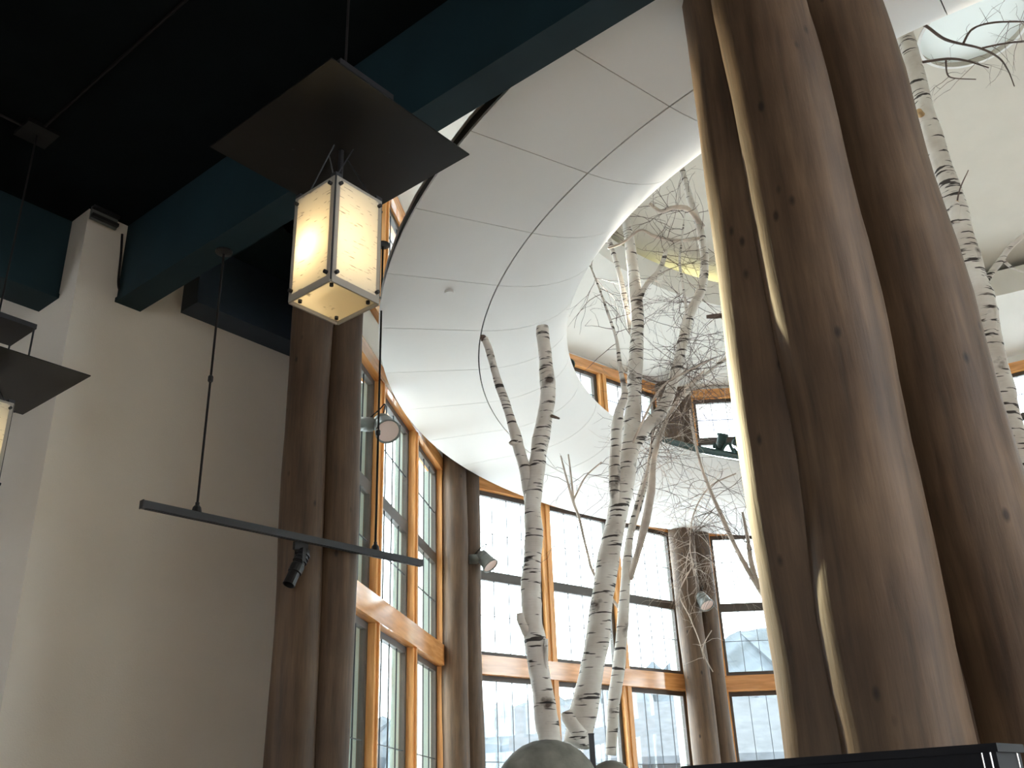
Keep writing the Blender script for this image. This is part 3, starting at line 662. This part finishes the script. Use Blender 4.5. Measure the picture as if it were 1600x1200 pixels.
# T6 big birch right of the near logs
t = tree((1760, 1280), 5.4, 'stout white birch right of the near log cluster under the skylight')
a7, _ = limb([(1770, 1285, 5.4, 52), (1690, 1020, 5.4, 48), (1620, 800, 5.4, 46), (1582, 690, 5.4, 46), (1558, 600, 5.4, 44), (1545, 540, 5.4, 42), (1528, 460, 5.4, 44), (1508, 390, 5.4, 36), (1494, 330, 5.4, 34), (1476, 270, 5.4, 30), (1450, 190, 5.4, 27), (1432, 120, 5.4, 26), (1416, 62, 5.4, 26), (1408, 30, 5.4, 18)], 'trunk', t)
limb([(1545, 530, 5.36, 22), (1548, 500, 5.33, 18), (1550, 486, 5.32, 14)], 'branch_stub', t)
limb([(1492, 350, 5.36, 18), (1492, 325, 5.34, 14), (1493, 318, 5.34, 12)], 'branch_stub', t)
limb([(1493, 320, 5.34, 10), (1494, 317, 5.335, 9), (1494, 316, 5.335, 7)], 'cut_end', t, 'cutwood', 10)
limb([(1440, 180, 5.36, 10), (1436, 174, 5.33, 9), (1435, 172, 5.32, 7)], 'cut_end', t, 'cutwood', 10)
g1, _ = limb([(1535, 450, 5.4, 8), (1545, 432, 5.4, 10), (1565, 405, 5.4, 10), (1580, 385, 5.4, 8), (1620, 350, 5.4, 7)], 'branch', t)
limb([(1565, 405, 5.4, 5), (1585, 420, 5.4, 4), (1620, 432, 5.4, 3)], 'branch', t)
limb([(1495, 318, 5.34, 3), (1500, 295, 5.3, 2), (1513, 266, 5.3, 1.5)], 'branch', t, 'twig', 6)
g2, _ = limb([(1414, 50, 5.4, 7), (1440, 38, 5.3, 5), (1478, 62, 5.2, 4.5), (1530, 75, 5.1, 3.5), (1560, 90, 5.0, 3), (1575, 110, 5.0, 2), (1585, 135, 5.0, 1.5)], 'branch', t, 'twig', 8)
g3, _ = limb([(1505, 68, 5.15, 4), (1520, 45, 5.1, 3), (1555, 35, 5.0, 3), (1610, 34, 5.0, 2)], 'branch', t, 'twig', 8)
g4, _ = limb([(1436, 98, 5.38, 4), (1480, 92, 5.3, 4), (1510, 95, 5.2, 3), (1545, 106, 5.2, 2)], 'branch', t, 'twig', 8)
g5, _ = limb([(1535, 75, 5.1, 3), (1570, 68, 5.0, 3), (1620, 62, 5.0, 2)], 'branch', t, 'twig', 8)
g6, _ = limb([(1478, 95, 5.3, 3), (1480, 115, 5.3, 2.5), (1490, 122, 5.3, 2), (1525, 124, 5.3, 1.5)], 'branch', t, 'twig', 8)
twigs(t, [(g2, 0), (g3, 0), (g4, 0), (g5, 0), (g6, 0)], 30, .24, .0020, 2, 'twig')

# cove lamp on the upper band
cv = pol(117, 4.86, 6.46)
cl = tag(empty('cove_lamp', cv, math.radians(118)), 'warm cove lamp behind the rim of the upper ceiling', 'lamp')
MB().box(-.05, .05, -.3, .3, -.05, -.02).build('base', 'ring_white', cl); MB().tube([(0, -.28, 0), (0, .28, 0)], .012, 8).build('tube', 'bulb', cl)
for dy in (-.5, 0, .5):
    S = bpy.data.lights.new('cove_light', 'POINT'); S.energy = 4.5; S.color = (.95, 1, .50); S.shadow_soft_size = .04
    so = bpy.data.objects.new('cove_light', S); col.objects.link(so); so.parent = cl; so.location = (0, dy, .06)

# ---------------------------------------------------------------- outside
tag(MB().box(-120, 160, -60, 200, -1.9, -1.6).build('ground', 'snow'), kind='structure')
def ridge(Y, x0, x1, hs, name, label, m):
    random.seed(int(Y)); mb = MB(); n = 150; rows = [[], [], []]
    for i in range(n + 1):
        t = i / n; x = x0 + (x1 - x0) * t
        k = t * (len(hs) - 1); a = int(min(k, len(hs) - 2)); h = hs[a] + (hs[a + 1] - hs[a]) * (k - a); h *= 1 + random.uniform(-.05, .05)
        rows[0].append((x, Y, -1.6)); rows[1].append((x + random.uniform(-1, 1), Y + 12 + random.uniform(-3, 3), h * .5)); rows[2].append((x, Y + 30, h))
    rows.append([(p[0], Y + 60, -1.6) for p in rows[0]])
    mb.quad_grid(rows); return tag(mb.build(name, m), label, 'mountain')
ridge(50, -40, 80, [6, 7, 8, 9.5, 14.5, 19, 23, 26, 28], 'mountain', 'hazy grey wooded mountain slope outside the far windows', 'mountain')
# neighbouring lodge outside the second and third bays
hb = tag(empty('lodge_building', (6.5, 31, -1.6)), 'grey timber lodge with snowy roof outside the lower windows', 'building')
MB().box(-6, 10, 0, 6, 0, 3.2).build('wall', 'shaded_siding', hb)
mbr = MB(); mbr.v = [(-7, -1.2, 3.1), (11, -1.2, 3.1), (11, 3, 5.0), (-7, 3, 5.0), (-7, 7.2, 3.1), (11, 7.2, 3.1), (-7, -1.2, 3.3), (11, -1.2, 3.3), (11, 3, 5.25), (-7, 3, 5.25), (-7, 7.2, 3.3), (11, 7.2, 3.3)]
mbr.f = [(0, 1, 2, 3), (3, 2, 5, 4), (6, 9, 8, 7), (9, 10, 11, 8), (0, 6, 7, 1), (4, 5, 11, 10), (0, 3, 9, 6), (3, 4, 10, 9), (1, 7, 8, 2), (2, 8, 11, 5)]
mbr.build('roof', 'shingle', hb)
for k in range(6): MB().box(-5 + k * 2.5, -3.8 + k * 2.5, -.06, .02, 1.0, 2.4).build('window', 'navy', hb)
for k in range(7): MB().box(-6.5 + k * 2.8, -6.3 + k * 2.8, -1.1, -.9, 0, 3.1).build('post', 'shaded_siding', hb)
